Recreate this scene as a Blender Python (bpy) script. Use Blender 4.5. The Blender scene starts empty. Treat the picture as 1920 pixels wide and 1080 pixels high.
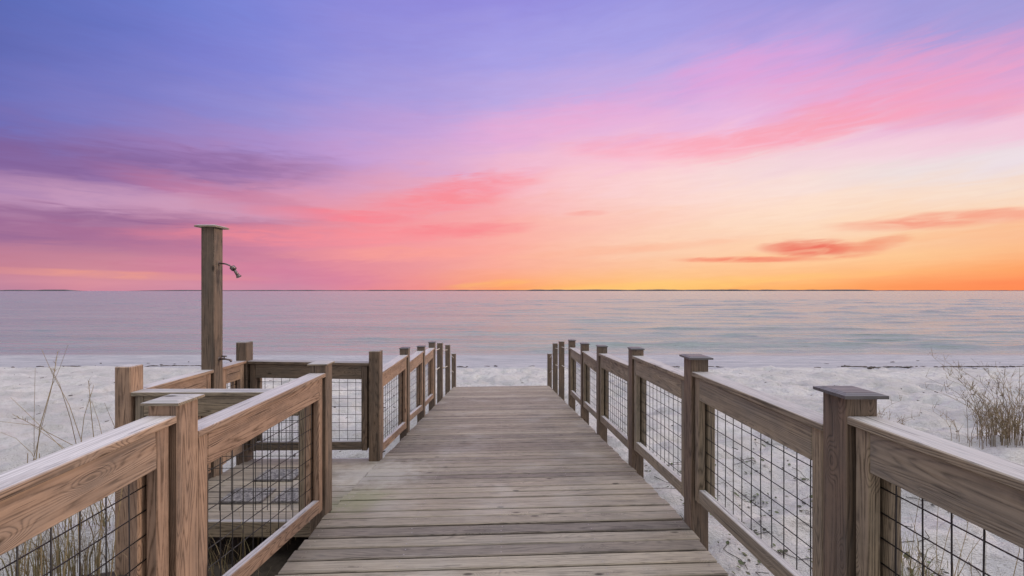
import bpy, math, random
import numpy as np
from mathutils import Vector, Matrix
random.seed(7)
rng = np.random.default_rng(7)
sc = bpy.context.scene
COL = sc.collection
S = 1.2            # metres per design unit
ZC = 3.78 * S      # camera height above the sea
rad = math.radians

# ------------------------------------------------------------------ camera
cam = bpy.data.objects.new('camera', bpy.data.cameras.new('camera'))
COL.objects.link(cam)
cam.location = (0, 0, ZC); cam.rotation_euler = (rad(90), 0, 0)
cam.data.sensor_width = 36; cam.data.lens = 790 / 1920 * 36
cam.data.shift_x = 20 / 1920; cam.data.shift_y = 5 / 1920
cam.data.clip_start = 0.05; cam.data.clip_end = 30000
sc.camera = cam

# ------------------------------------------------------------------ view
sc.view_settings.view_transform = 'Standard'; sc.view_settings.look = 'None'
sc.view_settings.exposure = 0.0; sc.view_settings.gamma = 1.0

# ------------------------------------------------------------------ sky (world)
def lin(c):
    return tuple(((v/255)/12.92 if v/255 <= .04045 else ((v/255+.055)/1.055)**2.4) for v in c)
SKY_X = [0, 240, 480, 720, 960, 1200, 1440, 1680, 1920]
SKY_Y = [0, 70, 140, 210, 280, 310, 350, 390, 420, 460, 500, 530, 545]
SKY = [
 [(78,96,170),(100,115,195),(118,128,208),(138,132,212),(145,136,216),(150,145,218),(150,142,212),(145,145,212),(155,150,210)],
 [(88,98,172),(108,112,190),(122,125,208),(145,138,212),(158,150,222),(162,155,222),(175,157,220),(172,155,214),(168,150,208)],
 [(92,100,175),(112,115,190),(128,130,208),(155,148,215),(165,158,222),(178,165,222),(205,165,220),(195,162,214),(205,160,208)],
 [(100,105,180),(125,120,190),(145,138,205),(170,148,210),(192,165,218),(218,170,216),(225,180,220),(228,175,208),(236,182,208)],
 [(118,98,160),(138,112,172),(162,132,192),(195,155,210),(232,175,208),(244,186,206),(246,190,205),(240,205,216),(230,215,225)],
 [(135,100,160),(148,112,168),(172,132,186),(205,160,205),(240,186,208),(250,205,212),(242,218,220),(236,222,225),(235,222,220)],
 [(165,130,180),(182,142,186),(205,145,182),(228,162,188),(248,182,195),(252,215,212),(252,224,216),(245,222,212),(245,222,208)],
 [(185,140,175),(195,150,180),(212,145,172),(238,155,170),(248,170,172),(252,210,200),(255,224,205),(252,222,200),(252,215,185)],
 [(165,118,155),(172,122,158),(205,138,166),(245,155,162),(250,170,165),(253,205,185),(253,220,195),(252,210,175),(250,192,155)],
 [(185,125,152),(178,118,150),(210,132,160),(245,150,158),(252,178,165),(252,208,180),(254,208,175),(252,208,165),(252,196,150)],
 [(200,130,150),(215,145,155),(212,132,160),(232,145,156),(251,172,155),(253,196,158),(255,202,152),(255,194,135),(255,170,108)],
 [(195,135,158),(224,148,158),(203,140,166),(236,142,154),(255,170,122),(255,198,130),(255,185,118),(255,160,100),(255,140,90)],
 [(182,130,158),(215,138,155),(198,138,165),(232,136,148),(255,162,102),(255,195,110),(255,175,100),(255,150,90),(255,138,85)]]
SKYA = np.array([[lin(c) for c in r] for r in SKY]); SKYA[:5] = SKYA[:5]*1.05+.012
def sky_at(az, el):
    px = 940 + 790*math.tan(az); py = 545 - 790*math.tan(el)/math.cos(az)
    px = min(max(px, 0), 1920); py = min(max(py, 0), 545)
    i = min(int(np.searchsorted(SKY_X, px, 'right'))-1, 7); j = min(int(np.searchsorted(SKY_Y, py, 'right'))-1, 11)
    fx = (px-SKY_X[i])/(SKY_X[i+1]-SKY_X[i]); fy = (py-SKY_Y[j])/(SKY_Y[j+1]-SKY_Y[j])
    fx = fx*fx*(3-2*fx)*.5+fx*.5
    return (SKYA[j,i]*(1-fx)+SKYA[j,i+1]*fx)*(1-fy)+(SKYA[j+1,i]*(1-fx)+SKYA[j+1,i+1]*fx)*fy
world = bpy.data.worlds.new('World'); sc.world = world; world.use_nodes = True
NT = world.node_tree; N = NT.nodes; L = NT.links; N.clear()
def nd(tree, t, **k):
    n = tree.nodes.new(t)
    for a, b in k.items():
        if a == 'inp':
            for q, v in b.items():
                if hasattr(v, 'is_linked') or isinstance(v, bpy.types.NodeSocket): tree.links.new(v, n.inputs[q])
                else: n.inputs[q].default_value = v
        else: setattr(n, a, b)
    return n
def M_(tree, op, a, b=None, c=None, clamp=False):
    n = tree.nodes.new('ShaderNodeMath'); n.operation = op; n.use_clamp = clamp
    for i, v in enumerate((a, b, c)):
        if v is None: continue
        if isinstance(v, bpy.types.NodeSocket): tree.links.new(v, n.inputs[i])
        else: n.inputs[i].default_value = v
    return n.outputs[0]
def MIX(tree, f, a, b, blend='MIX'):
    n = tree.nodes.new('ShaderNodeMix'); n.data_type = 'RGBA'; n.blend_type = blend
    for s, v in ((n.inputs[0], f), (n.inputs[6], a), (n.inputs[7], b)):
        if isinstance(v, bpy.types.NodeSocket): tree.links.new(v, s)
        elif isinstance(v, (tuple, list, np.ndarray)): s.default_value = (*[float(q) for q in v[:3]], 1)
        else: s.default_value = v
    return n.outputs[2]
def SM(tree, v, a, b, o0=0.0, o1=1.0):
    n = tree.nodes.new('ShaderNodeMapRange'); n.interpolation_type = 'SMOOTHSTEP'
    tree.links.new(v, n.inputs[0])
    for i, q in enumerate((a, b, o0, o1)): n.inputs[i+1].default_value = q
    return n.outputs[0]
tc = nd(NT, 'ShaderNodeTexCoord')
sep = nd(NT, 'ShaderNodeSeparateXYZ', inp={0: tc.outputs['Generated']})
X, Y, Z = sep.outputs
# azimuth / elevation of the direction in degrees
az = M_(NT, 'MULTIPLY', M_(NT, 'ARCTAN2', X, Y), 57.29578)
el = M_(NT, 'MULTIPLY', M_(NT, 'ARCSINE', M_(NT, 'MINIMUM', M_(NT, 'MAXIMUM', Z, -1.0), 1.0)), 57.29578)
def cloudnoise(sx, sy, tilt, detail, seed, dist=0.0):
    cx = M_(NT, 'ADD', M_(NT, 'MULTIPLY', az, sx), seed)
    cy = M_(NT, 'ADD', M_(NT, 'MULTIPLY', el, sy), M_(NT, 'MULTIPLY', az, tilt))
    c = nd(NT, 'ShaderNodeCombineXYZ', inp={0: cx, 1: cy, 2: seed})
    return nd(NT, 'ShaderNodeTexNoise', inp={'Vector': c.outputs[0], 'Scale': 1.0, 'Detail': detail, 'Roughness': .52, 'Distortion': dist}).outputs[0]
n_big = cloudnoise(.055, .22, -.02, 3, 3.1)
n_mid = cloudnoise(.12, .62, -.05, 4, 11.7, .4)
n_fin = cloudnoise(.3, 2.2, -.1, 5, 27.3, .6)
n_c = lambda n: M_(NT, 'SUBTRACT', n, .5)
elw = M_(NT, 'ADD', el, M_(NT, 'ADD', M_(NT, 'MULTIPLY', n_c(n_mid), SM(NT, el, 0, 14, .6, 4)), M_(NT, 'MULTIPLY', n_c(n_fin), SM(NT, el, 0, 12, .2, .8))))
azw = M_(NT, 'ADD', az, M_(NT, 'MULTIPLY', n_c(n_big), 9.0))
ELS = [0, .7, 1.8, 3.2, 5, 7, 9, 11.5, 14, 17, 20.5, 25, 30, 35]
AZS = [-52, -44, -36, -28, -20, -11, 0, 11, 20, 28, 36, 44, 52]
apos = M_(NT, 'DIVIDE', M_(NT, 'ADD', azw, 52.0), 104.0, clamp=True)
prev = None
for k, e in enumerate(ELS):
    r = nd(NT, 'ShaderNodeValToRGB'); NT.links.new(apos, r.inputs[0])
    cr = r.color_ramp
    for i, a in enumerate(AZS):
        p = (a+52)/104
        s_ = cr.elements[0] if i == 0 else (cr.elements[-1] if i == len(AZS)-1 else cr.elements.new(p))
        s_.position = p
    for s_ in cr.elements:
        a = s_.position*104-52
        s_.color = (*[float(v) for v in sky_at(rad(a), rad(e))], 1)
    if prev is None: prev = r.outputs[0]
    else: prev = MIX(NT, SM(NT, elw, ELS[k-1], e) if k > 3 else M_(NT, 'DIVIDE', M_(NT, 'SUBTRACT', elw, ELS[k-1]), e-ELS[k-1], clamp=True), prev, r.outputs[0])
skyc = prev
# cloud banks, each an elongated soft patch at its own bearing and height: px, py, half-width, half-height (deg), tilt, colour, strength
def pxdir(px, py):
    a = math.atan2(px-940, 790); return math.degrees(a), math.degrees(math.atan((545-py)*math.cos(a)/790))
CL = [(120,310,20,2.0,-8,(130,96,150),.6),(100,420,20,1.5,-3,(150,104,148),.8),(330,460,10,1.0,6,(185,118,152),.4),(110,500,14,.8,2,(195,128,145),.4),
 (260,516,9,.35,1,(246,165,140),.55),(450,375,9,1.1,8,(200,124,156),.55),(640,405,8,.7,0,(250,132,146),.78),(850,365,9,1.6,-12,(252,136,146),.68),
 (620,440,14,1.1,-3,(252,144,152),.7),(870,432,7,.8,-3,(250,132,142),.6),(760,475,12,.8,-2,(254,165,150),.5),(915,533,4.5,.4,-4,(255,195,105),.45),
 (1210,275,9,1.1,3,(252,165,185),.5),(1400,270,8,1.3,0,(252,165,180),.6),(1570,215,8,1.5,-4,(250,158,175),.6),(1790,205,8,.9,8,(252,160,178),.5),
 (1750,140,13,2.3,8,(244,160,198),.6),(1420,130,8,1.8,3,(230,160,215),.45),(1250,175,12,1.8,-5,(232,165,216),.35),(1000,235,9,2,-8,(240,168,210),.35),
 (1530,466,4.0,.75,3,(238,118,100),.95),(1400,487,6,.28,2,(245,135,110),.85),(1655,457,1.6,.5,-10,(240,130,110),.8),(1780,412,6,.6,1,(246,148,125),.75),
 (1840,440,8,.8,-3,(252,185,140),.5),(1100,400,2.2,.3,0,(250,170,160),.6),(1150,470,12,.5,-3,(252,180,150),.5),(1250,535,16,.55,-3,(255,205,120),.5),(500,515,11,1.1,3,(210,125,158),.5),
 (230,375,14,1.1,0,(205,158,190),.6),(1650,385,14,.8,-2,(252,220,195),.4)]
n_w = cloudnoise(.2, 1.25, -.05, 6, 41.9, .8)
wisp = SM(NT, n_w, .32, .64, .55, 1.08)
for (px, py, hw, hh, tl, c, st) in CL:
    a0, e0 = pxdir(px, py)
    t = rad(-tl)
    da = M_(NT, 'ADD', M_(NT, 'SUBTRACT', az, a0), M_(NT, 'MULTIPLY', n_c(n_mid), hw*.7))
    de = M_(NT, 'ADD', M_(NT, 'SUBTRACT', el, e0), M_(NT, 'MULTIPLY', n_c(n_fin), hh*1.5))
    u = M_(NT, 'DIVIDE', M_(NT, 'ADD', M_(NT, 'MULTIPLY', da, math.cos(t)), M_(NT, 'MULTIPLY', de, math.sin(t))), hw)
    v = M_(NT, 'DIVIDE', M_(NT, 'SUBTRACT', M_(NT, 'MULTIPLY', de, math.cos(t)), M_(NT, 'MULTIPLY', da, math.sin(t))), hh)
    d2 = M_(NT, 'ADD', M_(NT, 'MULTIPLY', u, u), M_(NT, 'MULTIPLY', v, v))
    f = SM(NT, d2, -.1, 2.6, st, 0)
    f = M_(NT, 'MULTIPLY', f, wisp)
    skyc = MIX(NT, f, skyc, lin(c))
# fine streakiness
skyc = MIX(NT, 1.0, skyc, nd(NT, 'ShaderNodeCombineColor', inp={0: SM(NT, n_fin, .2, .8, .985, 1.01), 1: SM(NT, n_fin, .2, .8, .975, 1.025), 2: SM(NT, n_fin, .2, .8, .98, 1.02)}).outputs[0], 'MULTIPLY')
# unseen sky: overhead boosted to light the ground, duller to the sides and behind
front = SM(NT, M_(NT, 'ABSOLUTE', az), 56, 100, 0, 1)
skyc = MIX(NT, front, skyc, MIX(NT, SM(NT, el, 0, 40), (.46,.36,.33), (.5,.5,.58)))
skyc = MIX(NT, SM(NT, el, 36, 70), skyc, (2.15,2.12,2.12))
skyc = MIX(NT, SM(NT, el, -.5, -3), skyc, (.3,.3,.32))
bg = nd(NT, 'ShaderNodeBackground', inp={0: skyc, 1: 1.0})
wo = nd(NT, 'ShaderNodeOutputWorld'); NT.links.new(bg.outputs[0], wo.inputs[0])
world.cycles.sampling_method = 'MANUAL'; world.cycles.sample_map_resolution = 512

# ------------------------------------------------------------------ sun: the soft afterglow from the right
sd = bpy.data.lights.new('sun', 'SUN'); sd.energy = 1.6; sd.angle = rad(10); sd.color = (1, .8, .68)
sun = bpy.data.objects.new('sun', sd); COL.objects.link(sun)
_d = Vector((-math.sin(rad(84))*math.cos(rad(17)), -math.cos(rad(84))*math.cos(rad(17)), -math.sin(rad(17))))
sun.rotation_euler = _d.to_track_quat('-Z', 'Y').to_euler()

# ------------------------------------------------------------------ numpy noise
def _h(ix, iy, seed):
    n = (ix.astype(np.int64)*374761393 + iy.astype(np.int64)*668265263 + seed*1442695041) & 0xffffffff
    n = ((n ^ (n >> 13))*1274126177) & 0xffffffff
    return ((n ^ (n >> 16)) & 0xffff)/65535.0
def vn(x, y, seed=0):
    x0 = np.floor(x); y0 = np.floor(y); fx = x-x0; fy = y-y0
    fx = fx*fx*fx*(fx*(fx*6-15)+10); fy = fy*fy*fy*(fy*(fy*6-15)+10)
    a = _h(x0, y0, seed); b = _h(x0+1, y0, seed); c = _h(x0, y0+1, seed); d = _h(x0+1, y0+1, seed)
    return (a*(1-fx)+b*fx)*(1-fy)+(c*(1-fx)+d*fx)*fy-.5
def fbm(x, y, o=4, seed=0, g=.5):
    t = 0; a = 1
    for i in range(o):
        t = t+a*vn(x*2**i+17.3*i, y*2**i-9.1*i, seed+i); a *= g
    return t

# ------------------------------------------------------------------ object helpers
def link(name, me, parent=None, mat=None):
    o = bpy.data.objects.new(name, me); COL.objects.link(o)
    if mat is not None: me.materials.append(mat)
    if parent is not None: o.parent = parent
    return o
def tag(o, label=None, cat=None, group=None, kind=None):
    for k, v in (('label', label), ('category', cat), ('group', group), ('kind', kind)):
        if v: o[k] = v
    return o
def empty(name, x, d, dr):
    o = bpy.data.objects.new(name, None); COL.objects.link(o)
    o.empty_display_size = .2; o.location = W(x, d, dr); return o
def W(x, d, dr): return Vector((x*S, d*S, ZC-dr*S))

class MB:
    """collects chamfered timbers and tubes in design units -> one mesh object"""
    def __init__(s): s.v = []; s.f = []; s.wc = []; s.tn = []; s.sm = []
    def timber(s, p0, p1, w, h, side=None, ch=.004, tone=None, off=None, wob=0.0):
        """beam from p0 to p1 (x,d,drop); w across (horizontal), h the other way"""
        a = W(*p0); b = W(*p1); ax = (b-a); ln = ax.length; ax.normalize()
        if side is None: side = ax.cross(Vector((0,0,1))) if abs(ax.z) < .9 else Vector((1,0,0))
        sd_ = Vector(side); sd_ = (sd_-ax*sd_.dot(ax)).normalized(); up = sd_.cross(ax)
        w *= S; h *= S; ch *= S
        hx, hy, hz = ln/2, w/2, h/2
        o3 = off or (random.uniform(0,50), random.uniform(0,50), random.uniform(0,50))
        tn = random.random() if tone is None else tone
        base = len(s.v); c = (a+b)/2; idx = {}
        for sx in (-1,1):
            for sy in (-1,1):
                for sz in (-1,1):
                    for k in range(3):
                        l = [sx*(hx-(ch if k != 0 else 0)), sy*(hy-(ch if k != 1 else 0)), sz*(hz-(ch if k != 2 else 0))]
                        if wob: l[1] += random.uniform(-wob, wob)*S
                        idx[(sx,sy,sz,k)] = len(s.v)
                        s.v.append(c+ax*l[0]+sd_*l[1]+up*l[2])
                        s.wc.append((l[0]+o3[0], l[1]+o3[1], l[2]+o3[2])); s.tn.append(tn)
        F = s.f; I = idx; Q = ((-1,-1),(1,-1),(1,1),(-1,1))
        new = []
        for sg in (-1,1):
            new.append([I[(sg,p,q,0)] for p,q in Q]); new.append([I[(p,sg,q,1)] for p,q in Q]); new.append([I[(p,q,sg,2)] for p,q in Q])
        for p in (-1,1):
            for q in (-1,1):
                new.append([I[(-1,p,q,1)],I[(1,p,q,1)],I[(1,p,q,2)],I[(-1,p,q,2)]])
                new.append([I[(p,-1,q,0)],I[(p,1,q,0)],I[(p,1,q,2)],I[(p,-1,q,2)]])
                new.append([I[(p,q,-1,0)],I[(p,q,1,0)],I[(p,q,1,1)],I[(p,q,-1,1)]])
        for p in (-1,1):
            for q in (-1,1):
                for r in (-1,1): new.append([I[(p,q,r,0)],I[(p,q,r,1)],I[(p,q,r,2)]])
        for f in new:
            P = [s.v[i] for i in f]; n = (P[1]-P[0]).cross(P[2]-P[0]); m = sum(P, Vector())/len(P)-c
            if n.dot(m) < 0: f.reverse()
            F.append(f); s.sm.append(False)
    def tube(s, pts, r, n=6, tone=.5, r1=None, world=False, cap=True):
        P = [Vector(p) if world else W(*p) for p in pts]; m = len(P); base = len(s.v)
        prevn = None; ofs = random.uniform(0, 30); run = 0
        for i, p in enumerate(P):
            t = (P[min(i+1, m-1)]-P[max(i-1, 0)]).normalized()
            if prevn is None: nn = t.cross(Vector((0,0,1)) if abs(t.z) < .9 else Vector((1,0,0))).normalized()
            else: nn = (prevn-t*prevn.dot(t)).normalized()
            prevn = nn; bb = t.cross(nn)
            rr = (r if r1 is None else r+(r1-r)*i/(m-1))*S
            if i: run += (p-P[i-1]).length
            for k in range(n):
                an = 2*math.pi*k/n
                s.v.append(p+(nn*math.cos(an)+bb*math.sin(an))*rr); s.wc.append((run+ofs, rr*math.cos(an), rr*math.sin(an))); s.tn.append(tone)
        for i in range(m-1):
            for k in range(n):
                a = base+i*n+k; b = base+i*n+(k+1) % n
                s.f.append([a, b, b+n, a+n]); s.sm.append(n > 4)
        if cap:
            s.f.append([base+k for k in range(n)][::-1]); s.f.append([base+(m-1)*n+k for k in range(n)]); s.sm += [False, False]
    def ribbon(s, pts, w0, w1=0, side=None, tone=.5):
        P = [W(*p) for p in pts]; m = len(P); base = len(s.v)
        sd_ = Vector(side or (random.uniform(-1,1), random.uniform(-1,1), 0)).normalized(); ofs = random.uniform(0, 9)
        for i, p in enumerate(P):
            w = (w0+(w1-w0)*(i/(m-1))**1.5)*S/2
            for q in (-1, 0, 1):
                f = sd_.cross(Vector((0,0,1)))*(w*.5 if q == 0 else 0)
                s.v.append(p+sd_*q*w+f); s.wc.append((i*.1+ofs, q*w, 0)); s.tn.append(tone)
        for i in range(m-1):
            for q in (0, 1):
                a = base+i*3+q; s.f.append([a, a+1, a+4, a+3]); s.sm.append(True)
    def poly(s, pts, tone=.5):
        b = len(s.v)
        for p in pts: s.v.append(Vector(p)); s.wc.append(tuple(p)); s.tn.append(tone)
        s.f.append(list(range(b, len(s.v)))); s.sm.append(False)
    def build(s, name, mat, parent=None):
        org = parent.matrix_world.translation.copy() if parent is not None else Vector((0,0,0))
        if parent is not None:
            org = Vector((0,0,0)); q = parent
            while q is not None: org += Vector(q.location); q = q.parent
        if parent is None or True:
            c = sum(s.v, Vector())/len(s.v); lo = min(v.z for v in s.v); base = Vector((c.x, c.y, lo))
        me = bpy.data.meshes.new(name)
        me.from_pydata([v-base for v in s.v], [], s.f)
        a = me.attributes.new('wc', 'FLOAT_VECTOR', 'POINT'); a.data.foreach_set('vector', np.array(s.wc, dtype=np.float32).ravel())
        a = me.attributes.new('tone', 'FLOAT', 'POINT'); a.data.foreach_set('value', np.array(s.tn, dtype=np.float32))
        me.polygons.foreach_set('use_smooth', np.array(s.sm, dtype=bool)); me.update()
        o = link(name, me, parent, mat); o.location = base-org
        return o

# ------------------------------------------------------------------ materials
def newmat(name):
    m = bpy.data.materials.new(name); m.use_nodes = True; t = m.node_tree
    b = t.nodes['Principled BSDF']; return m, t, b
def TN(t, vec, scale, detail=3, rough=.5, dist=0.0):
    return nd(t, 'ShaderNodeTexNoise', inp={'Vector': vec, 'Scale': scale, 'Detail': detail, 'Roughness': rough, 'Distortion': dist}).outputs[0]
def MAPV(t, vec, sc_, loc=(0,0,0)):
    return nd(t, 'ShaderNodeMapping', inp={'Vector': vec, 'Scale': sc_, 'Location': loc}).outputs[0]
def wood(name, dark, light, grey, silver, greymix=.4, rough=.62, grain=1.0, knots=True, moss=False, topw=.8, tv=1.0):
    m, t, b = newmat(name)
    wc = nd(t, 'ShaderNodeAttribute', attribute_name='wc').outputs['Vector']
    tone = nd(t, 'ShaderNodeAttribute', attribute_name='tone').outputs['Fac']
    geo = nd(t, 'ShaderNodeNewGeometry'); nz = nd(t, 'ShaderNodeSeparateXYZ', inp={0: geo.outputs['Normal']}).outputs[2]
    # fibres along the timber and broad growth rings
    fib = TN(t, MAPV(t, wc, (1.6, 120, 120)), 1.0, 5, .6, .15)
    blot = TN(t, MAPV(t, wc, (2.2, 8, 8)), 1.0, 5, .65)
    mot = TN(t, MAPV(t, wc, (14, 26, 26), (2, 9, 4)), 1.0, 4, .65)
    vo = nd(t, 'ShaderNodeTexVoronoi', inp={'Vector': MAPV(t, wc, (3.6, 9, 9), (5, 2, 8)), 'Scale': 1.0, 'Randomness': 1.0})
    kd = M_(t, 'ADD', vo.outputs['Distance'], M_(t, 'MULTIPLY', n_cc(t, blot), .10))
    sel = SM(t, nd(t, 'ShaderNodeSeparateColor', inp={0: vo.outputs['Color']}).outputs[0], .60, .64) if knots else None
    ringn = TN(t, MAPV(t, wc, (.42, 6.5, 6.5)), 1.0, 2, .35, .1)
    ph = M_(t, 'MULTIPLY', ringn, 115.0*grain)
    if knots: ph = M_(t, 'ADD', ph, M_(t, 'MULTIPLY', M_(t, 'MULTIPLY', SM(t, kd, .05, .42, 1, 0), sel), 16.0))
    ring = M_(t, 'ABSOLUTE', M_(t, 'SINE', ph))
    ring = M_(t, 'POWER', M_(t, 'SUBTRACT', 1.0, ring), 1.3)
    ring = M_(t, 'MULTIPLY', ring, SM(t, mot, .3, .6, .45, 1))
    g = M_(t, 'ADD', M_(t, 'MULTIPLY', fib, .55), M_(t, 'MULTIPLY', ring, .42))
    g = M_(t, 'ADD', g, M_(t, 'MULTIPLY', n_cc(t, blot), .32))
    g = M_(t, 'ADD', g, M_(t, 'MULTIPLY', n_cc(t, mot), .25), clamp=True)
    col = MIX(t, SM(t, g, .12, .8), light, dark)
    gm = M_(t, 'ADD', M_(t, 'MULTIPLY', n_cc(t, blot), 1.6), greymix, clamp=True)
    gm = M_(t, 'ADD', gm, M_(t, 'MULTIPLY', M_(t, 'SUBTRACT', tone, .5), .5), clamp=True)
    gcol = MIX(t, SM(t, fib, .3, .72), grey, tuple(v*.55 for v in grey))
    col = MIX(t, gm, col, gcol)
    up = SM(t, nz, .6, .95)  # up-facing faces paler: silvering plus sky reflection put into the colour
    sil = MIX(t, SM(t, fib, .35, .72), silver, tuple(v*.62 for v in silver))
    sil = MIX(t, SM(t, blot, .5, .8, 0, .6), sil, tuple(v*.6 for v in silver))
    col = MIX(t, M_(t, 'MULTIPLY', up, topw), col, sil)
    # long dark checks
    chk = TN(t, MAPV(t, wc, (2.4, 85, 85), (3, 7, 1)), 1.0, 2, .5, .2)
    ck = SM(t, chk, .68, .71, 0, .65)
    col = MIX(t, ck, col, tuple(v*.22 for v in dark))
    hgt = M_(t, 'SUBTRACT', M_(t, 'MULTIPLY', g, -.6), ck)
    if knots:
        kn = SM(t, kd, .05, .15, 1, 0)
        kn = M_(t, 'MULTIPLY', kn, sel)
        col = MIX(t, M_(t, 'MULTIPLY', kn, .85), col, tuple(v*.28 for v in dark))
        hgt = M_(t, 'SUBTRACT', hgt, M_(t, 'MULTIPLY', kn, .5))
    stn = TN(t, MAPV(t, wc, (1.8, 9, 9), (1, 4, 6)), 1.0, 6, .7)
    col = MIX(t, SM(t, stn, .54, .72, 0, .6), col, MIX(t, 1.0, col, (.42,.40,.40), 'MULTIPLY'))
    # each board its own shade
    col = MIX(t, 1.0, col, nd(t, 'ShaderNodeCombineColor', inp={0: M_(t, 'ADD', M_(t, 'MULTIPLY', tone, .36*tv), 1-.18*tv), 1: M_(t, 'ADD', M_(t, 'MULTIPLY', tone, .36*tv), 1-.18*tv), 2: M_(t, 'ADD', M_(t, 'MULTIPLY', tone, .32*tv), 1-.16*tv)}).outputs[0], 'MULTIPLY')
    if moss:
        pos = geo.outputs['Position']
        def patch(c, r, colr, amt, col):
            dv = nd(t, 'ShaderNodeVectorMath', operation='DISTANCE', inp={0: pos, 1: c}).outputs['Value']
            dv = M_(t, 'ADD', dv, M_(t, 'MULTIPLY', n_cc(t, TN(t, pos, 9, 5, .65)), r*1.5))
            return MIX(t, SM(t, dv, r*.2, r, amt, 0), col, colr)
        col = patch(tuple(W(-1.0, 2.9, 1.43)), .42, (.20,.24,.10), .4, col)
        col = patch(tuple(W(-1.0, 3.45, 1.5)), .62, (.45,.43,.40), .6, col)
        big = TN(t, pos, .9, 4, .6)
        col = MIX(t, SM(t, big, .45, .75, 0, .45), col, (.19,.165,.13))
        bg2 = TN(t, MAPV(t, pos, (1,1,1), (9, 4, 0)), 1.7, 3, .5)
        col = MIX(t, SM(t, bg2, .5, .8, 0, .4), col, (.40,.385,.37))
    t.links.new(col, b.inputs['Base Color'])
    t.links.new(SM(t, g, 0, 1, rough-.06, rough+.14), b.inputs['Roughness'])
    b.inputs['Specular IOR Level'].default_value = .35
    bp = nd(t, 'ShaderNodeBump', inp={'Height': hgt, 'Strength': .8, 'Distance': .005})
    t.links.new(bp.outputs[0], b.inputs['Normal'])
    return m
def n_cc(t, n): return M_(t, 'SUBTRACT', n, .5)
M_warm = wood('warm_wood', (.14,.085,.05), (.45,.305,.205), (.22,.185,.155), (.58,.58,.62), .25, grain=1.35)  # left timber: warm hue is part wood, part sunset light put into the colour
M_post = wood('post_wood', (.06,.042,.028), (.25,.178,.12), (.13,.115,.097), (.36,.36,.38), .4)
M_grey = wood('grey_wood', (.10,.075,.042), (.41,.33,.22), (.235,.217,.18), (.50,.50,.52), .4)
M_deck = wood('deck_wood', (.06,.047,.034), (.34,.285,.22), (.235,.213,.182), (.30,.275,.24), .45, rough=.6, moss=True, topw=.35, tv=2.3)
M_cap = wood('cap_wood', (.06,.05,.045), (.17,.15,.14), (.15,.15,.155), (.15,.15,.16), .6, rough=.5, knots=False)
def plain(name, col, rough=.5, metal=0.0, var=.15, scale=40):
    m, t, b = newmat(name)
    pos = nd(t, 'ShaderNodeNewGeometry').outputs['Position']
    n = TN(t, pos, scale, 3)
    c = MIX(t, n, tuple(v*(1-var*2) for v in col), tuple(v*(1+var*2) for v in col))
    t.links.new(c, b.inputs['Base Color']); b.inputs['Roughness'].default_value = rough; b.inputs['Metallic'].default_value = metal
    return m
M_wire = plain('black_wire', (.028,.026,.026), .45, .3)
M_metal = plain('old_brass', (.18,.15,.14), .38, .8)
M_screw = plain('screw', (.35,.33,.3), .4, .7)
M_rope = plain('rope', (.6,.56,.5), .8)
M_weed = plain('dry_weed', (.07,.058,.05), .9, 0, .3, 8)
M_litter = plain('shade_debris', (.045,.035,.026), .9, 0, .35, 30)
M_land = plain('far_land', (.10,.10,.12), .95, 0, .2, .004)  # blue-grey of distant haze put into the land's colour
def grassmat(name, c0, c1, c2):
    m, t, b = newmat(name)
    tone = nd(t, 'ShaderNodeAttribute', attribute_name='tone').outputs['Fac']
    r = nd(t, 'ShaderNodeValToRGB', inp={0: tone}); e = r.color_ramp.elements
    e[0].color = (*c0, 1); e[1].color = (*c2, 1); k = e.new(.5); k.color = (*c1, 1)
    wc = nd(t, 'ShaderNodeAttribute', attribute_name='wc').outputs['Vector']
    n = TN(t, wc, 14, 2)
    c = MIX(t, SM(t, n, .3, .7), r.outputs[0], MIX(t, 1.0, r.outputs[0], (.6,.58,.55), 'MULTIPLY'))
    t.links.new(c, b.inputs['Base Color']); b.inputs['Roughness'].default_value = .7
    return m
M_straw = grassmat('straw', (.18,.13,.07), (.42,.33,.18), (.20,.22,.10))
M_twig = grassmat('twig', (.15,.11,.065), (.36,.27,.16), (.27,.23,.12))
M_leaf = grassmat('leaf', (.045,.04,.03), (.055,.06,.03), (.10,.14,.045))

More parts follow.
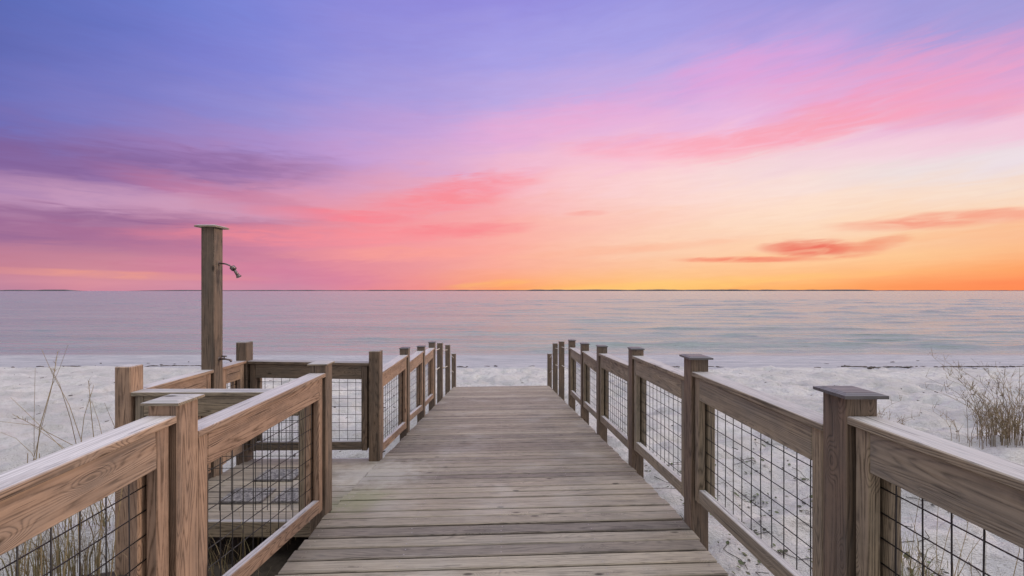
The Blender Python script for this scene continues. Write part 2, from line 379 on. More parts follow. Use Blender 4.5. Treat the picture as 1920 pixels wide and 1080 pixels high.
# sand
def sandmat():
    m, t, b = newmat('sand')
    pos = nd(t, 'ShaderNodeNewGeometry').outputs['Position']
    y = nd(t, 'ShaderNodeSeparateXYZ', inp={0: pos}).outputs[1]
    n1 = TN(t, pos, .6, 4, .55); n2 = TN(t, pos, 9, 5, .6); n3 = TN(t, MAPV(t, pos, (1, 1.6, 1)), 45, 3, .6)
    col = MIX(t, SM(t, n1, .3, .7), (.44,.434,.438), (.57,.563,.562))
    col = MIX(t, SM(t, n2, .48, .68, 0, .55), col, (.40,.38,.37))
    col = MIX(t, SM(t, n3, .60, .70, 0, .65), col, (.2,.18,.17))
    edge = M_(t, 'ADD', y, M_(t, 'MULTIPLY', n_cc(t, TN(t, MAPV(t, pos, (.25, 1, 1)), .5, 4)), 2.2))
    wet = SM(t, edge, 20.2, 21.0)
    wcol = MIX(t, SM(t, TN(t, MAPV(t, pos, (.5, 2.2, 1)), .9, 5, .65), .35, .65), (.32,.33,.37), (.44,.44,.475))
    col = MIX(t, wet, col, wcol)
    vwet = SM(t, edge, 28.6, 29.6)
    col = MIX(t, vwet, col, (.32,.31,.32))
    t.links.new(col, b.inputs['Base Color'])
    t.links.new(SM(t, vwet, 0, 1, .85, .35), b.inputs['Roughness'])
    b.inputs['Specular IOR Level'].default_value = .25
    h = M_(t, 'ADD', M_(t, 'MULTIPLY', n2, 1.0), M_(t, 'MULTIPLY', n3, .35))
    bp = nd(t, 'ShaderNodeBump', inp={'Height': h, 'Strength': 1.0, 'Distance': .07}); t.links.new(bp.outputs[0], b.inputs['Normal'])
    return m
M_sand = sandmat()
def seamat():
    m, t, b = newmat('sea_water')
    pos = nd(t, 'ShaderNodeNewGeometry').outputs['Position']
    a = TN(t, MAPV(t, pos, (.35, 1.3, 1)), 1.0, 5, .6, .4)
    c = TN(t, MAPV(t, pos, (1.6, 5, 1)), 1.0, 3, .6)
    far = TN(t, MAPV(t, pos, (.02, .11, 1)), 1.0, 4, .65)
    y = nd(t, 'ShaderNodeSeparateXYZ', inp={0: pos}).outputs[1]
    col = MIX(t, SM(t, far, .3, .7), (.235,.272,.266), (.295,.325,.315))
    col = MIX(t, SM(t, y, 29, 33), (.30,.31,.31), col)
    t.links.new(col, b.inputs['Base Color'])
    b.inputs['Roughness'].default_value = .20; b.inputs['Specular Tint'].default_value = (.54,.90,1,1); b.inputs['Specular IOR Level'].default_value = .60; b.inputs['IOR'].default_value = 1.33
    h = M_(t, 'ADD', a, M_(t, 'MULTIPLY', c, .3))
    bp = nd(t, 'ShaderNodeBump', inp={'Height': h, 'Strength': 1.0, 'Distance': .06}); mid = TN(t, MAPV(t, pos, (.045, .42, 1), (3, 1, 0)), 1.0, 5, .62, .3)
    bp2 = nd(t, 'ShaderNodeBump', inp={'Height': mid, 'Strength': 1.0, 'Distance': 1.1, 'Normal': bp.outputs[0]}); t.links.new(bp2.outputs[0], b.inputs['Normal'])
    return m
M_sea = seamat()

# ------------------------------------------------------------------ ground, sea, far land
GK = np.array([(-500,-.2),(-30,1.2),(-6,1.7),(0,1.80),(3,1.86),(6,2.08),(9.5,2.42),(14,2.84),(17.6,3.17),(18.4,3.27),(25.2,3.79),(40,4.4),(100,5.6),(400,7),(9000,8)])
def ground_drop(x, d):
    x = np.asarray(x, float); d = np.asarray(d, float)
    s = np.interp(d, GK[:,0], GK[:,1])
    near = np.clip((26-d)/4, 0, 1)*np.clip((d+12)/6, 0, 1)
    dry = np.clip((18.2-d)/1.5, .12, 1)
    z = .16*fbm(x*.16, d*.22, 3, 5)*np.clip((np.abs(x)-1.5)/3, 0, 1)*np.clip((22-d)/8, .1, 1)
    z = z+.14*fbm(x*1.1, d*1.9, 3, 9)*dry+.10*fbm(x*2.2, d*4.2, 2, 15)*dry
    f = vn(x*2.9, d*3.4, 21); z = z-.11*np.clip(f-.10, 0, 1)*3*dry            # footprints
    z = z+.036*fbm(x*6, d*8, 2, 31)*dry
    return s-z*near
def grid_obj(name, xs, ds, T, fz, mat, kind='structure'):
    D, Tt = np.meshgrid(ds, T, indexing='ij'); Xg = xs(D, Tt)
    dr = fz(Xg, D)
    co = np.stack([Xg*S, D*S, ZC-dr*S], -1).reshape(-1, 3)
    nr, nc = D.shape
    i = np.arange(nr-1)[:,None]*nc+np.arange(nc-1)[None]
    q = np.stack([i, i+1, i+nc+1, i+nc], -1).reshape(-1, 4)
    me = bpy.data.meshes.new(name)
    me.vertices.add(len(co)); me.vertices.foreach_set('co', co.astype(np.float32).ravel())
    me.loops.add(q.size); me.loops.foreach_set('vertex_index', q.ravel().astype(np.int32))
    me.polygons.add(len(q)); me.polygons.foreach_set('loop_start', np.arange(0, q.size, 4, dtype=np.int32)); me.polygons.foreach_set('loop_total', np.full(len(q), 4, dtype=np.int32))
    me.polygons.foreach_set('use_smooth', np.ones(len(q), bool)); me.update(calc_edges=True); me.validate()
    o = link(name, me, None, mat); o['kind'] = kind; return o
dd = [-400, -120, -40, -20, -12, -9, -7]
d_ = -6.0
while d_ < 27: dd.append(d_); d_ += max(.035, abs(d_-1)*.009)
dd += [29, 32, 37, 45, 60, 90, 150, 300, 800, 2500, 7000]
T = np.linspace(-1, 1, 560); T = np.sign(T)*np.abs(T)**1.25
sand = grid_obj('sand', lambda D, t: t*(np.abs(D)*2.0+6.5), np.array(dd), T, ground_drop, M_sand)
WAVES = [(16, 28.6, 15, .24, .05, .7), (33, 27.8, 9, .20, .03, .6), (22, 31.5, 10, .17, .06, .6), (12, 35, 9, .18, .05, .7), (34, 34.5, 10, .2, .05, .7), (28, 41, 12, .22, .05, .8), (-8, 33, 7, .12, .03, .5), (6, 25.9, 5, .08, .02, .35), (19, 26.1, 3.5, .10, .02, .35), (-9, 26.2, 10, .07, 0, .35), (-26, 26.5, 9, .08, 0, .35), (2, 26.0, 3, .04, 0, .3)]
for _ in range(620):
    dc = 26.5*math.exp(random.random()**1.1*1.9); t_ = random.uniform(-1.25, 1.35)
    lx = random.uniform(1.0, 5.5)*(dc/35)**.8; h = random.uniform(.025, .11)*(.55+.45*max(-.6, min(1, t_*1.4)))*(dc/32)**.75
    WAVES.append((t_*dc, dc, lx, h, random.uniform(.02, .09), h*random.uniform(3.0, 4.5)))
def sea_drop(x, d):
    base = 3.78+0*x
    amp = np.clip((d-24.5)/4, .15, 1)*np.clip(1.6-d/500, 0, 1)
    side = .75+.45*np.clip(x/(d*.6+1)+.1, -.6, 1)
    dr = d+.10*x+2.5*fbm(x*.02, d*.03, 2, 3)
    w = .020*fbm(x*.11, dr*.75, 3, 41)+.012*fbm(x*.35, dr*2.2, 2, 47)
    z = w*amp*side*.7
    rows = d[:,0]
    for (xc, dc, lx, h, sk, fl) in WAVES:                                        # low steep-fronted wavelets running in to the beach
        i0, i1 = np.searchsorted(rows, (dc-6, dc+9))
        if i1-i0 < 2: continue
        X_, D_ = x[i0:i1], d[i0:i1]
        q = D_-(dc-sk*(X_-xc)+.5*vn(X_*.16, X_*0+dc, 71)+.22*vn(X_*.7, X_*0+dc, 72))
        e = np.exp(-((X_-xc)/lx)**4)*np.clip(.75+1.3*vn(X_*.3, X_*0+dc*3, 75), 0, 1.2)
        z[i0:i1] += h*e*np.where(q < 0, np.clip(1+q/fl, 0, 1)**1.3, np.exp(-q/(fl*2.6)))
    return base-z
ds = [22.0]; d_ = 22.0
while d_ < 200: d_ += d_*.0034; ds.append(d_)
while d_ < 7500: d_ *= 1.06; ds.append(d_)
TS = np.linspace(-1, 1, 660)
sea = grid_obj('sea', lambda D, t: t*(D*3.4+6), np.array(ds), np.sign(TS)*(.45*np.abs(TS)+.55*np.abs(TS)**4), sea_drop, M_sea)

def land(name, px0, px1, d, hmin, hmax, seed, step=6):
    """low wooded shore: a long thin island with depth and an uneven treetop line"""
    xs = np.arange((px0-940)*d/790, (px1-940)*d/790, step*d/790*.35); n = len(xs)
    en = np.clip(np.minimum(np.arange(n), np.arange(n)[::-1])/(n*.06+1), 0, 1)
    h = (hmin+(hmax-hmin)*np.clip(.5+1.3*fbm(xs*.0045, xs*0, 4, seed), 0, 1))*(.15+.85*en)
    h2 = (hmin+(hmax-hmin)*np.clip(.5+1.3*fbm(xs*.006+9, xs*0, 4, seed+3), 0, 1))*(.1+.8*en)
    V = []; F = []
    for i, x in enumerate(xs):
        for (dy, z) in ((0, -1), (4, h[i]*.55), (26, h[i]), (120, h2[i]*1.02), (200, -1)): V.append((x*S, (d+dy)*S, z*S))
        if i:
            for k in range(4): a = (i-1)*5+k; F.append((a, a+5, a+6, a+1))
    me = bpy.data.meshes.new(name); me.from_pydata(V, [], F); o = link(name, me, None, M_land); o['kind'] = 'structure'
land('distant_shore', -60, 136, 5000, 8, 17, 3)
land('distant_shore', 238, 1090, 5200, 9, 13, 13)
land('distant_shore', 960, 1660, 4900, 12, 19, 23)
land('distant_shore', 1625, 2050, 5600, 5, 11, 43)

# ------------------------------------------------------------------ boardwalk
HALF = 1.10
def deck_drop(x, d):
    return (1.365+.010*d if d < 2.6 else 1.391+.115*(d-2.6)) - .006*x
bw = empty('boardwalk', 0, 4, 2.0)
tag(bw, 'long weathered plank boardwalk sloping down to the white beach', 'boardwalk')
b = MB(); scr = MB(); d_ = -1.5; k = 0; wt = 0.0
while d_ < 9.74:
    w = random.choice((.088,.089,.09)); wt = .55*wt+random.gauss(0,.22); x0 = -HALF-random.uniform(-.006,.012); x1 = HALF+random.uniform(-.006,.012)
    j = random.uniform(-.0015,.0015); sk = .033; dc = d_+w/2; tw = random.uniform(-.002,.002)
    slope = (deck_drop(0, dc+.05)-deck_drop(0, dc-.05))/.1
    sv = Vector((0, 1, -slope)).normalized()
    b.timber((x0, dc+sk*x0+tw, deck_drop(x0, dc)+.015+j), (x1, dc+sk*x1-tw, deck_drop(x1, dc)+.015+j+random.uniform(-.001,.001)), w, .03, side=sv, ch=.0045, tone=min(max(.5+wt+random.gauss(0,.16),.12),.98))
    if 1.5 < d_ < 5.5:
        for sx in (-1.04,-.52,0,.52,1.04):
            for q in (-.022,.022):
                c = W(sx+random.uniform(-.006,.006), dc+sk*sx+q, deck_drop(sx, dc+q)-.0006+j)
                scr.poly([c+Vector((math.cos(a)*.0042*S, math.sin(a)*.0042*S, 0)) for a in [i*math.pi/3 for i in range(6)]])
    d_ += w+random.choice((.008,.011,.013,.015)); k += 1
b.build('deck_boards', M_deck, bw); tag(scr.build('screw_heads', M_screw, bw), kind='stuff')
PROF = [-1.5, 2.6, 9.7]
for sx in (-1, 1):
    b = MB()
    for d0, d1 in zip(PROF, PROF[1:]):
        x = sx*(HALF-.035); e = .001
        b.timber((x, d0, deck_drop(x, d0+e)+.033+.075), (x, d1, deck_drop(x, d1-e)+.033+.075), .04, .15)
    b.build('side_beam', M_grey, bw)
b = MB()
for x in (-.5, 0, .5):
    for d0, d1 in zip(PROF, PROF[1:]): b.timber((x, d0, deck_drop(x, d0+.001)+.11), (x, d1, deck_drop(x, d1-.001)+.11), .035, .15)
b.timber((-HALF+.06, 9.70, deck_drop(0,9.7)+.11), (HALF-.06, 9.70, deck_drop(0,9.7)+.11), .035, .15)
b.build('floor_joists', M_grey, bw)

# ------------------------------------------------------------------ railings
PW = .1
def post(parent, x, d, top, mat, cap=None, name='post', w=PW, base=None, tone=None, lean=0.0):
    """x,d: centre of the post"""
    b = MB(); base = base if base is not None else float(ground_drop(x, d))+.12
    b.timber((x+lean, d, base), (x, d, top), w, w, side=(1,0,0), ch=.006 if cap is None else .003, tone=tone)
    p = b.build(name, mat, parent)
    if cap:
        ov, th, cm = cap; c = MB()
        q = w/2+ov; lo = W(x, d, top-.001); u = Vector((S*q,0,0)); v = Vector((0,S*q,0)); t0 = Vector((0,0,S*th)); k = 1-.35*th/q*2
        # low hipped cap: square plate with its upper arrises weathered off
        e = Vector((0,0,-.0006))
        B = [lo-u-v+e, lo+u-v+e, lo+u+v+e, lo-u+v+e]; Mid = [p_+t0*.62 for p_ in B]; kk = 1-.02/q
        Tp = [lo+(p_-lo)*kk+t0*1.0 for p_ in B]
        base_i = len(c.v)
        for P_ in B+Mid+Tp:
            c.v.append(P_); c.wc.append((P_.x-lo.x+7*x, P_.y-lo.y+d, P_.z-lo.z)); c.tn.append(random.random()*.3+.3)
        c.f += [[3,2,1,0],[8,9,10,11]]
        for r in (0, 4):
            for i in range(4): c.f.append([r+i, r+(i+1)%4, r+4+(i+1)%4, r+4+i])
        c.sm += [False]*10
        c.build('post_cap', cm, p)
    return p
def lerp(a, b, t): return tuple(p+(q-p)*t for p, q in zip(a, b))
def panel(parent, a, bb, inn, c0, c1, b0, b1, mat, cap_over=.0, bottom=True, mesh_to=None, stile0=True, stile1=True):
    """a,bb: plan points (x,d) on the inner face line between two posts; inn: unit plan vector pointing inwards;
    c0,c1: drop of the cap rail's top at both ends, b0,b1: drop of the bottom rail's top"""
    A = Vector((*a, 0)); B = Vector((*bb, 0)); ax = (B-A); ln = ax.length; ax.normalize(); out = -Vector((*inn, 0))
    T = lambda s, o, dr: tuple((A+ax*s+out*o).to_2d())+(dr,)
    cd = lambda s: c0+(c1-c0)*s/ln
    bd = lambda s: b0+(b1-b0)*s/ln
    nz = (out.x, out.y, 0)
    m = MB(); m.timber(T(-cap_over, .05, cd(-cap_over)+.0125), T(ln+cap_over, .05, cd(ln+cap_over)+.0125), .10, .025, side=nz, ch=.003); m.build('cap_rail', mat, parent)
    g = .018; sw = .05
    s0 = g+(sw if stile0 else 0)+.001; s1 = ln-g-(sw if stile1 else 0)-.001
    m = MB(); m.timber(T(s0, .031, cd(s0)+.0255+.063), T(s1, .031, cd(s1)+.0255+.063), .036, .125, side=nz, ch=.003); m.build('top_rail', mat, parent)
    RH = .075
    if bottom:
        m = MB(); m.timber(T(s0, .031, bd(s0)+RH/2), T(s1, .031, bd(s1)+RH/2), .038, RH, side=nz, ch=.003); m.build('bottom_rail', mat, parent)
    low = (lambda s: bd(s)+RH) if bottom else (lambda s: bd(s))
    for on, s in ((stile0, g+sw/2), (stile1, ln-g-sw/2)):
        if not on: continue
        m = MB(); m.timber(T(s, .031, low(s)+.006), T(s, .031, cd(s)+.0262), .036, sw, side=nz, ch=.003); m.build('stile', mat, parent)
    for on, s in ((stile0, .001+.085/2), (stile1, ln-.001-.085/2)):
        if not on: continue
        m = MB(); m.timber(T(s, .077, low(s)), T(s, .077, cd(s)+.0275), .036, .085, side=nz, ch=.003); m.build('backing_strip', mat, parent)
    w = MB(); r = .0021; o = .0535
    s = .04+random.uniform(0,.03)
    top = lambda s: cd(s)+.03
    while s < ln-.02:
        w.tube([T(s, o, top(s)), T(s+random.uniform(-.003,.003), o+random.uniform(-.002,.002), (top(s)+low(s))/2), T(s, o, low(s)-.01)], r, 5); s += .075
    hgt = b0-c0; k = .045
    while k < hgt+.05:
        f = k/hgt
        dr = lambda q: cd(q)+(bd(q)-cd(q))*f
        if dr(0) < low(0)-.01: w.tube([T(.015, o+.003, dr(.015)), T(ln*.5, o+.003+random.uniform(-.002,.002), dr(ln*.5)), T(ln-.015, o+.003, dr(ln-.015))], r, 5)
        k += .075
    w.build('wire_mesh', M_wire, parent)

CAPB = (.019, .016, M_cap); CAPS = (.006, .016, M_cap); CAPW = (.012, .013, M_grey)
def ropes(parent, pts, top):
    for h in (.11, .46):
        m = MB(); P = []
        for i, (x, d, t) in enumerate(pts):
            P.append((x, d, t+h))
            if i < len(pts)-1:
                x2, d2, t2 = pts[i+1]; P.append(((x+x2)/2, (d+d2)/2, (t+t2)/2+h+.02))
        m.tube(P, .006, 6); m.build('rope', M_rope, parent)
# right railing
rr = empty('railing', 1.15, 4, 2.2)
tag(rr, 'grey timber railing with black wire mesh along the right edge of the boardwalk', 'railing', 'boardwalk railings')
RP = [(1.343,.342,CAPB),(2.44,.398,CAPB),(3.55,.500,CAPS),(4.77,.640,CAPS),(5.76,.735,CAPS),(6.82,.815,CAPS),(8.0,.965,None),(8.95,1.12,None),(10.0,1.50,None)]
for d, t, c in RP: post(rr, HALF+.05, d+.05, t, M_post, c, tone=random.uniform(.2,.9))
RB = [(-1.0,1.343,.404,.400,1.05,1.06),(1.443,2.44,.458,.469,1.075,1.125),(2.54,3.55,.518,.548,1.18,1.256),(3.65,4.77,.650,.710,1.31,1.40),(4.87,5.76,.812,.824,1.425,1.50),(5.86,6.82,.89,.92,1.53,1.60)]
for d0, d1, c0, c1, b0, b1 in RB: panel(rr, (HALF, d0), (HALF, d1), (-1, 0), c0, c1, b0, b1, M_grey, stile0=d0 > 0)
ropes(rr, [(HALF+.05, d+.05, t) for d, t, c in RP[5:]], 0)
# left railing, far run
lf = empty('railing', -1.15, 6, 2.2)
tag(lf, 'timber and mesh railing running down the left side beyond the shower opening', 'railing', 'boardwalk railings')
LP = [(3.81,.548,None),(4.97,.690,CAPS),(6.0,.805,CAPS),(6.95,.862,CAPS),(7.85,.975,None),(9.0,1.16,None),(10.15,1.52,None)]
for d, t, c in LP: post(lf, -HALF-.05, d+.05, t, M_post, c, tone=random.uniform(.2,.9))
LB = [(3.91,4.97,.757,.757,1.43,1.535),(5.07,6.0,.856,.857,1.51,1.62),(6.1,6.95,.947,.943,1.62,1.69)]
for d0, d1, c0, c1, b0, b1 in LB: panel(lf, (-HALF, d0), (-HALF, d1), (1, 0), c0, c1, b0, b1, M_warm)
ropes(lf, [(-HALF-.05, d+.05, t) for d, t, c in LP[3:]], 0)
# left railing, near run
ln_ = empty('railing', -1.15, 1, 1.9)
tag(ln_, 'reddish timber and mesh railing in the left foreground with sawn post top', 'railing', 'boardwalk railings')
post(ln_, -HALF-.05, 1.43+.05, .388, M_warm, (.014,.014,M_grey), tone=.35)
post(ln_, -HALF-.05, 2.64+.05, .468, M_post, CAPW, tone=.6)
panel(ln_, (-HALF, -1.0), (-HALF, 1.43), (1, 0), .50, .424, 1.18, 1.15, M_warm, stile0=False)
panel(ln_, (-HALF, 1.53), (-HALF, 2.64), (1, 0), .510, .516, 1.145, 1.29, M_warm)

# ------------------------------------------------------------------ shower platform
XL = -2.29; PD = 1.48
sp = empty('shower_platform', -1.7, 3.2, 1.9)
tag(sp, 'small square plank platform behind the left foreground railing', 'platform')
pdp = lambda d: max(PD, deck_drop(-HALF, d+.045)+.006)+.0145
b = MB(); d_ = 2.73
while d_ < 3.86:
    b.timber((XL-.02, d_+.045, pdp(d_)), (-HALF-.004, d_+.045, pdp(d_)+random.uniform(-.001,.001)), .09, .029, ch=.003, tone=random.uniform(.5,1)); d_ += .0955
b.build('deck_boards', M_deck, sp)
b = MB(); b.timber((XL-.02, 2.705, PD+.045), (-HALF-.004, 2.705, PD+.045), .036, .10); b.build('edge_beam', M_grey, sp)
b = MB(); b.timber((XL+.02, 2.73, PD+.1), (XL+.02, 3.87, PD+.16), .036, .13); b.build('side_beam', M_grey, sp)
b = MB(); b.timber((-HALF-.03, 2.76, PD+.035+.07), (-HALF-.03, 3.90, PD+.10+.07), .03, .14); b.build('side_beam', M_grey, sp)
b = MB(); b.timber((XL, 3.915, PD+.145), (-HALF-.02, 3.915, PD+.145), .036, .13); b.build('edge_beam', M_grey, sp)
def pavmat():
    m, t, bb = newmat('pebble_paver'); pos = nd(t, 'ShaderNodeNewGeometry').outputs['Position']
    v = nd(t, 'ShaderNodeTexVoronoi', inp={'Vector': pos, 'Scale': 55.0})
    c = MIX(t, nd(t, 'ShaderNodeSeparateColor', inp={0: v.outputs['Color']}).outputs[0], (.07,.07,.075), (.27,.26,.26))
    t.links.new(c, bb.inputs['Base Color']); bb.inputs['Roughness'].default_value = .7
    bp = nd(t, 'ShaderNodeBump', inp={'Height': v.outputs['Distance'], 'Strength': 1.0, 'Distance': .006}); bp.invert = True
    t.links.new(bp.outputs[0], bb.inputs['Normal']); return m
M_pav = pavmat()
for (x0, x1, d0, d1, lab) in ((-1.97,-1.67,2.93,3.13,'dark pebbled slab on the shower platform, nearest the shower at the front'),
        (-1.60,-1.30,2.93,3.13,'dark pebbled slab on the shower platform, front one beside the mesh post'),
        (-1.92,-1.62,3.26,3.46,'dark pebbled slab on the shower platform, back row behind the front slabs')):
    b = MB(); b.timber((x0, (d0+d1)/2, PD-.009), (x1, (d0+d1)/2, PD-.009), d1-d0, .016, ch=.003)
    tag(b.build('paving_slab', M_pav), lab, 'paving slab', 'dark slabs set on the shower platform', 'thing')
pr = empty('railing', -1.75, 3.3, 1.9)
tag(pr, 'square corner railing of brown timber with mesh enclosing the shower platform', 'railing')
post(pr, XL-.05, 2.60+.05, .470, M_warm, None, tone=.45); post(pr, XL-.05, 3.79+.05, .465, M_post, None, tone=.4)
panel(pr, (XL, 2.70), (XL, 3.36), (1, 0), .63, .63, 1.36, 1.36, M_warm)
panel(pr, (XL, 3.465), (XL, 3.79), (1, 0), .63, .63, 1.36, 1.36, M_warm)
panel(pr, (XL, 3.79), (-HALF-.1, 3.81), (0, -1), .635, .655, 1.37, 1.37, M_post)
panel(pr, (XL, 2.60), (-HALF-.1, 2.62), (0, -1), .628, .632, 1.40, 1.40, M_grey, bottom=False)
# shower
sh = empty('outdoor_shower', XL-.05, 3.41, 1.9)
tag(sh, 'tall square timber post with a shower head and low tap', 'shower')
SX, SD = XL-.0525, 3.4125
post(sh, SX, SD, -.505, M_post, (.032,.02,M_grey), w=.105, base=1.9, tone=.55)
b = MB(); x = XL
b.tube([(x-.01,3.42,-.222),(x+.006,3.42,-.222)], .018, 10)
b.tube([(x,3.42,-.222),(x+.05,3.42,-.218),(x+.085,3.42,-.205),(x+.112,3.42,-.182)], .0065, 8)
b.build('shower_arm', M_metal, sh)
b = MB()
b.tube([(x+.104,3.42,-.192),(x+.122,3.42,-.172)], .021, 12)
b.tube([(x+.118,3.42,-.176),(x+.135,3.42,-.150),(x+.150,3.42,-.128)], .010, 10, r1=.013)
b.tube([(x+.150,3.42,-.128),(x+.160,3.42,-.112)], .013, 10, r1=.021)
b.build('shower_head', M_metal, sh)
b = MB()
b.tube([(x-.01,3.42,.555),(x+.008,3.42,.555)], .017, 10); b.tube([(x,3.42,.555),(x+.05,3.42,.555),(x+.09,3.42,.562)], .0075, 8)
b.tube([(x+.04,3.42,.555),(x+.04,3.42,.532)], .005, 8); b.tube([(x+.02,3.42,.532),(x+.06,3.42,.532)], .006, 8); b.tube([(x+.085,3.42,.558),(x+.10,3.42,.575)], .009, 8)
b.build('tap', M_metal, sh)

# ------------------------------------------------------------------ plants
def pw(px, py, d): return ((px-940)*d/790, d, (py-545)*d/790)
def arc(base, tip, bend, n=6):
    """curved line of points from base to tip, sagging sideways by bend"""
    A = Vector(base); B = Vector(tip); P = []
    for i in range(n):
        t = i/(n-1); p = A.lerp(B, t); q = math.sin(math.pi*t)
        P.append((p.x+bend[0]*q, p.y+bend[1]*q, p.z+bend[2]*q))
    return P
def tuft(name, x, d, n, spread, hmin, hmax, mat, label, cat, group=None, stalks=(), tones=(0,1), lean=.45, w=.006, twigs=0):
    b = MB()
    for _ in range(n):
        a = random.uniform(0, 6.283); r = spread*math.sqrt(random.random()); bx, bd = x+r*math.cos(a), d+r*.7*math.sin(a)
        h = random.uniform(hmin, hmax)*(1 if not twigs else random.choice((1,1,.5,.4))); g = float(ground_drop(bx, bd))+.01
        la = random.uniform(0, 6.283) if not twigs else a+random.gauss(0,.7); lo = h*random.uniform(.1, lean)
        tip = (bx+lo*math.cos(la), bd+lo*math.sin(la), g-h*random.uniform(.75, 1))
        tn = random.uniform(*tones)
        bend = (-lo*.35*math.cos(la), -lo*.35*math.sin(la), -h*.08)
        if twigs:
            P = arc((bx, bd, g), tip, bend, 6); b.tube(P, .0034, 3, tone=tn, r1=.0014, cap=False)
            for k in range(twigs):
                i = random.randint(2, 5); p = Vector(P[i]); q = random.uniform(.04, .14)
                b.tube([tuple(p), (p.x+random.uniform(-.6,.6)*q, p.y+random.uniform(-.6,.6)*q, p.z-q)], .0022, 3, tone=tn, r1=.001, cap=False)
                for _2 in range(3):
                    c = p+Vector((random.uniform(-.5,.5)*q, random.uniform(-.5,.5)*q, -q*random.random())); s_ = random.uniform(.006,.013)
                    cw = W(*c); u = Vector((random.uniform(-1,1),random.uniform(-1,1),random.uniform(-1,1))).normalized(); v = u.orthogonal().normalized()
                    b.poly([cw-u*s_, cw+v*s_*.5, cw+u*s_, cw-v*s_*.5], tone=random.random())
        else: b.ribbon(arc((bx, bd, g), tip, bend, 5), w*random.uniform(.6,1.2), .001, tone=tn)
    for st in stalks:
        pts = st[0]; r = st[1]
        P = [tuple(p) for p in pts]
        b.tube(P, r, 4, tone=random.uniform(.2,.55), r1=r*.45)
        if len(st) > 2 and st[2]:                                   # seed head: short spikelets along the top
            A = Vector(P[-2]); B = Vector(P[-1])
            for i in range(16):
                p = A.lerp(B, random.uniform(.2, 1.0)); q = .035
                b.ribbon([tuple(p), (p.x+random.uniform(-q,q), p.y+random.uniform(-q,q), p.z-random.uniform(.01,.04))], .005, .001, tone=.35)
    o = b.build(name, mat); tag(o, label, cat, group, 'thing'); return o
def stalk(d, pts, r=.004, head=False, gd=None):
    P = [pw(px, py, d) for px, py in pts]
    # continue the line down to the sand
    a, c = Vector(P[0]), Vector(P[1]); g = float(ground_drop(a.x, d))+.02
    if a.z < g: dirv = (a-c); dirv *= (g-a.z)/max(dirv.z, .02) if dirv.z > .02 else 0; dirv.x = max(min(dirv.x, .3), -.3); P = [(a.x+dirv.x, d, g)]+P
    return (P, r, head)
GR = 'tufts of beach grass by the boardwalk'
tuft('grass_clump', -3.35, 3.35, 90, .42, .12, .45, M_straw, 'tall thin dry beach grass stalks leaning over the sand at far left', 'grass clump', GR,
     stalks=[stalk(3.5, [(62,905),(75,800),(98,720),(108,660)], .0055, True), stalk(3.5, [(148,855),(132,785),(112,722),(95,690)], .004), stalk(3.45, [(148,858),(158,780),(176,722)], .004),
             stalk(3.4, [(178,842),(172,785),(166,715)], .0048, True), stalk(3.5, [(135,860),(75,798),(20,745)], .0035), stalk(3.4, [(162,848),(92,812),(25,778)], .004, True),
             stalk(3.55, [(120,840),(60,797),(-20,788)], .0032), stalk(3.6, [(64,860),(64,780),(66,690)], .003), stalk(3.5, [(195,832),(185,790),(172,752)], .0032),
             stalk(3.5, [(160,848),(130,760),(98,700),(78,655)], .0038), stalk(3.5, [(215,800),(206,780),(196,755)], .003), stalk(3.4, [(60,850),(30,822),(0,810)], .0028), stalk(3.4, [(98,722),(112,690),(128,645)], .0025)])
STEMS = [stalk(2.3, [(px, 1078), (px+dx*.5, 960), (px+dx, 850)], .0045) for px, dx in ((46,6),(78,-4),(120,22),(150,-8),(186,10),(208,30))]
tuft('grass_clump', -2.75, 2.62, 170, .30, .18, .62, M_straw, 'dense straw coloured grass tuft around the foot of the orange brown corner post', 'grass clump', GR, tones=(.1,.85), w=.0065)
tuft('grass_clump', -3.05, 2.15, 210, .42, .15, .55, M_straw, 'green and straw grass seen through the mesh at the lower left corner', 'grass clump', GR, tones=(.2,1), w=.008, stalks=STEMS)
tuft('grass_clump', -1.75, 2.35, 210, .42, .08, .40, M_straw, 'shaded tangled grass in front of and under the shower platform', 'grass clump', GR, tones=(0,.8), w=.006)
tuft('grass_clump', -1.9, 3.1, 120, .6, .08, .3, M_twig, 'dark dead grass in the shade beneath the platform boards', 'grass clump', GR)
tuft('grass_clump', 2.55, 2.72, 170, .26, .12, .40, M_straw, 'olive green grass tuft behind the mesh at lower right', 'grass clump', GR, tones=(.45,1), w=.0055,
     stalks=[stalk(2.75, [(1706,1075),(1716,980),(1727,915)], .0028)])
tuft('grass_clump', 2.95, 2.75, 24, .35, .1, .3, M_straw, 'sparse bent dry stalks standing in sand behind the lower right mesh', 'grass clump', GR,
     stalks=[stalk(2.7, [(1760,1078),(1775,1010),(1790,960)], .0028), stalk(2.7, [(1790,1078),(1812,1000),(1822,930)], .003, True), stalk(2.8, [(1755,1070),(1757,990),(1760,930)], .0028),
             stalk(2.7, [(1798,1078),(1820,1035),(1842,1005)], .0028), stalk(2.75, [(1845,1078),(1848,1000),(1843,960)], .003), stalk(2.6, [(1905,1060),(1912,1030),(1905,1010)], .0028), stalk(2.6, [(1822,1078),(1818,1048)], .003)])
tuft('shrub', 6.85, 5.6, 165, .45, .4, 1.12, M_twig, 'large leafless twiggy shrub on the sand at the right edge', 'shrub', 'twiggy shrubs on the dune', tones=(0,1), lean=.75, twigs=8)
tuft('shrub', 6.15, 5.6, 9, .22, .4, .85, M_twig, 'thin outlying shrub stems leaning left of the large twiggy shrub', 'shrub', 'twiggy shrubs on the dune', tones=(0,.7), lean=.7, twigs=5)
tuft('shrub', 6.05, 6.7, 20, .30, .2, .62, M_twig, 'small sparse shrub behind the dark capped right foreground post', 'shrub', 'twiggy shrubs on the dune', tones=(0,.6), lean=.7, twigs=4)
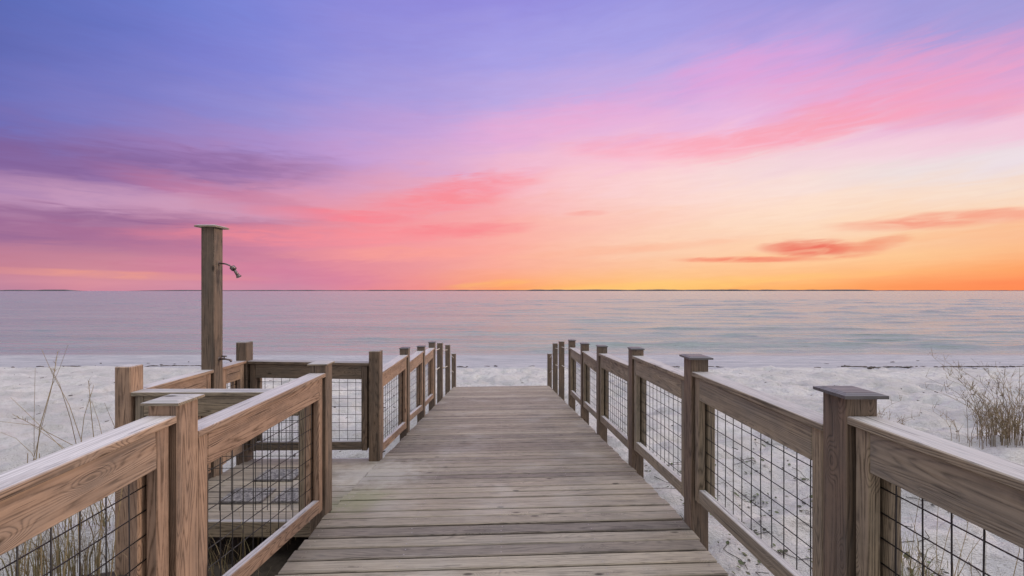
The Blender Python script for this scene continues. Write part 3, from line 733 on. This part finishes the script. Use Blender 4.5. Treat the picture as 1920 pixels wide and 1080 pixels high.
def litter():  # debris under the platform, coloured extra dark to deepen the shade there
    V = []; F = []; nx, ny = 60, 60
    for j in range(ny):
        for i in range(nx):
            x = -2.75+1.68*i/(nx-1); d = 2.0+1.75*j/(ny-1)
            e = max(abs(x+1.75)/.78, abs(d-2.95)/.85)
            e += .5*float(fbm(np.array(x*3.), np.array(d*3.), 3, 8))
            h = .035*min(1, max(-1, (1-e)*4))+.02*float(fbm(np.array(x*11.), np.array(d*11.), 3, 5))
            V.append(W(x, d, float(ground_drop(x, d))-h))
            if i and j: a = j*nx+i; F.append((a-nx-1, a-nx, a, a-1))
    me = bpy.data.meshes.new('shade_debris'); me.from_pydata(V, [], F)
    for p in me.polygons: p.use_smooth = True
    tag(link('shade_debris', me, None, M_litter), 'dark debris sheet deepening the shade under the shower platform', 'leaf litter', kind='stuff')
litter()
# creeping vines
b = MB()
for c in range(120):
    if c < 84: cx, cd_ = random.uniform(1.22, 2.9), random.uniform(1.5, 5.0)
    else: cx, cd_ = random.uniform(2.5, 5.0), random.uniform(2.2, 6.5)
    cx += .12*(cd_-2); m_ = random.randint(1, 9)
    for i in range(m_):
        x = cx+random.gauss(0,.07); d = cd_+random.gauss(0,.08); g = float(ground_drop(x, d))-random.uniform(.004,.03)
        if x < 1.22: continue
        c0 = W(x, d, g); s_ = random.uniform(.010,.022)*S; an = random.uniform(0,6.28)
        u = Vector((math.cos(an), math.sin(an), random.uniform(-.3,.5))); v = Vector((-math.sin(an), math.cos(an), random.uniform(-.3,.3)))
        b.poly([c0-u*s_, c0-u*s_*.3+v*s_*.75, c0+u*s_*.5+v*s_*.6, c0+u*s_, c0+u*s_*.5-v*s_*.6, c0-u*s_*.3-v*s_*.75], tone=random.random()**.7)
    if m_ > 4:
        an = random.uniform(0,6.28); P = []
        for i in range(6):
            x = cx+math.cos(an)*i*.05; d = cd_+math.sin(an)*i*.05; an += random.uniform(-.5,.5); P.append((x, d, float(ground_drop(x,d))-.006))
        if min(p[0] for p in P) > 1.2: b.tube(P, .0025, 3, tone=.2, cap=False)
tag(b.build('beach_vines', M_leaf), 'low creeping dark green leaves scattered over the sand behind the right mesh', 'ground cover', kind='stuff')
# wrack line
b = MB()
for i in range(1500):
    x = random.uniform(-26, 30); d = 17.75+.25*math.sin(x*.35)+.22*math.sin(x*1.3+1)+random.gauss(0,.07)
    if float(vn(np.array(x*.45), np.array(3.3), 77)) < .02 and random.random() < .93: continue
    if random.random() < .05: d += random.uniform(-1.5, 3)
    g = float(ground_drop(x, d)); r = random.uniform(.010,.032); ln2 = random.uniform(.05,.30)
    an = random.gauss(0,.25)
    b.tube([(x-ln2*math.cos(an)/2, d-ln2*math.sin(an)/2, g-.003), (x, d, g-r*.7), (x+ln2*math.cos(an)/2, d+ln2*math.sin(an)/2, g-.003)], r, 5, cap=True)
for i in range(420):
    d = random.uniform(5, 17); x = random.uniform(-1.2, 1.2)*d
    if abs(x) < 1.3 and d < 10.5: continue
    g = float(ground_drop(x, d)); r = random.uniform(.004,.010); an = random.uniform(0,3.14); l2 = random.uniform(.02,.09)
    b.tube([(x, d, g-.003), (x+l2*math.cos(an), d+l2*math.sin(an), g-.006)], r, 4)
tag(b.build('seaweed', M_weed), 'dark dried seaweed strewn in a line along the upper beach', 'seaweed', kind='stuff')
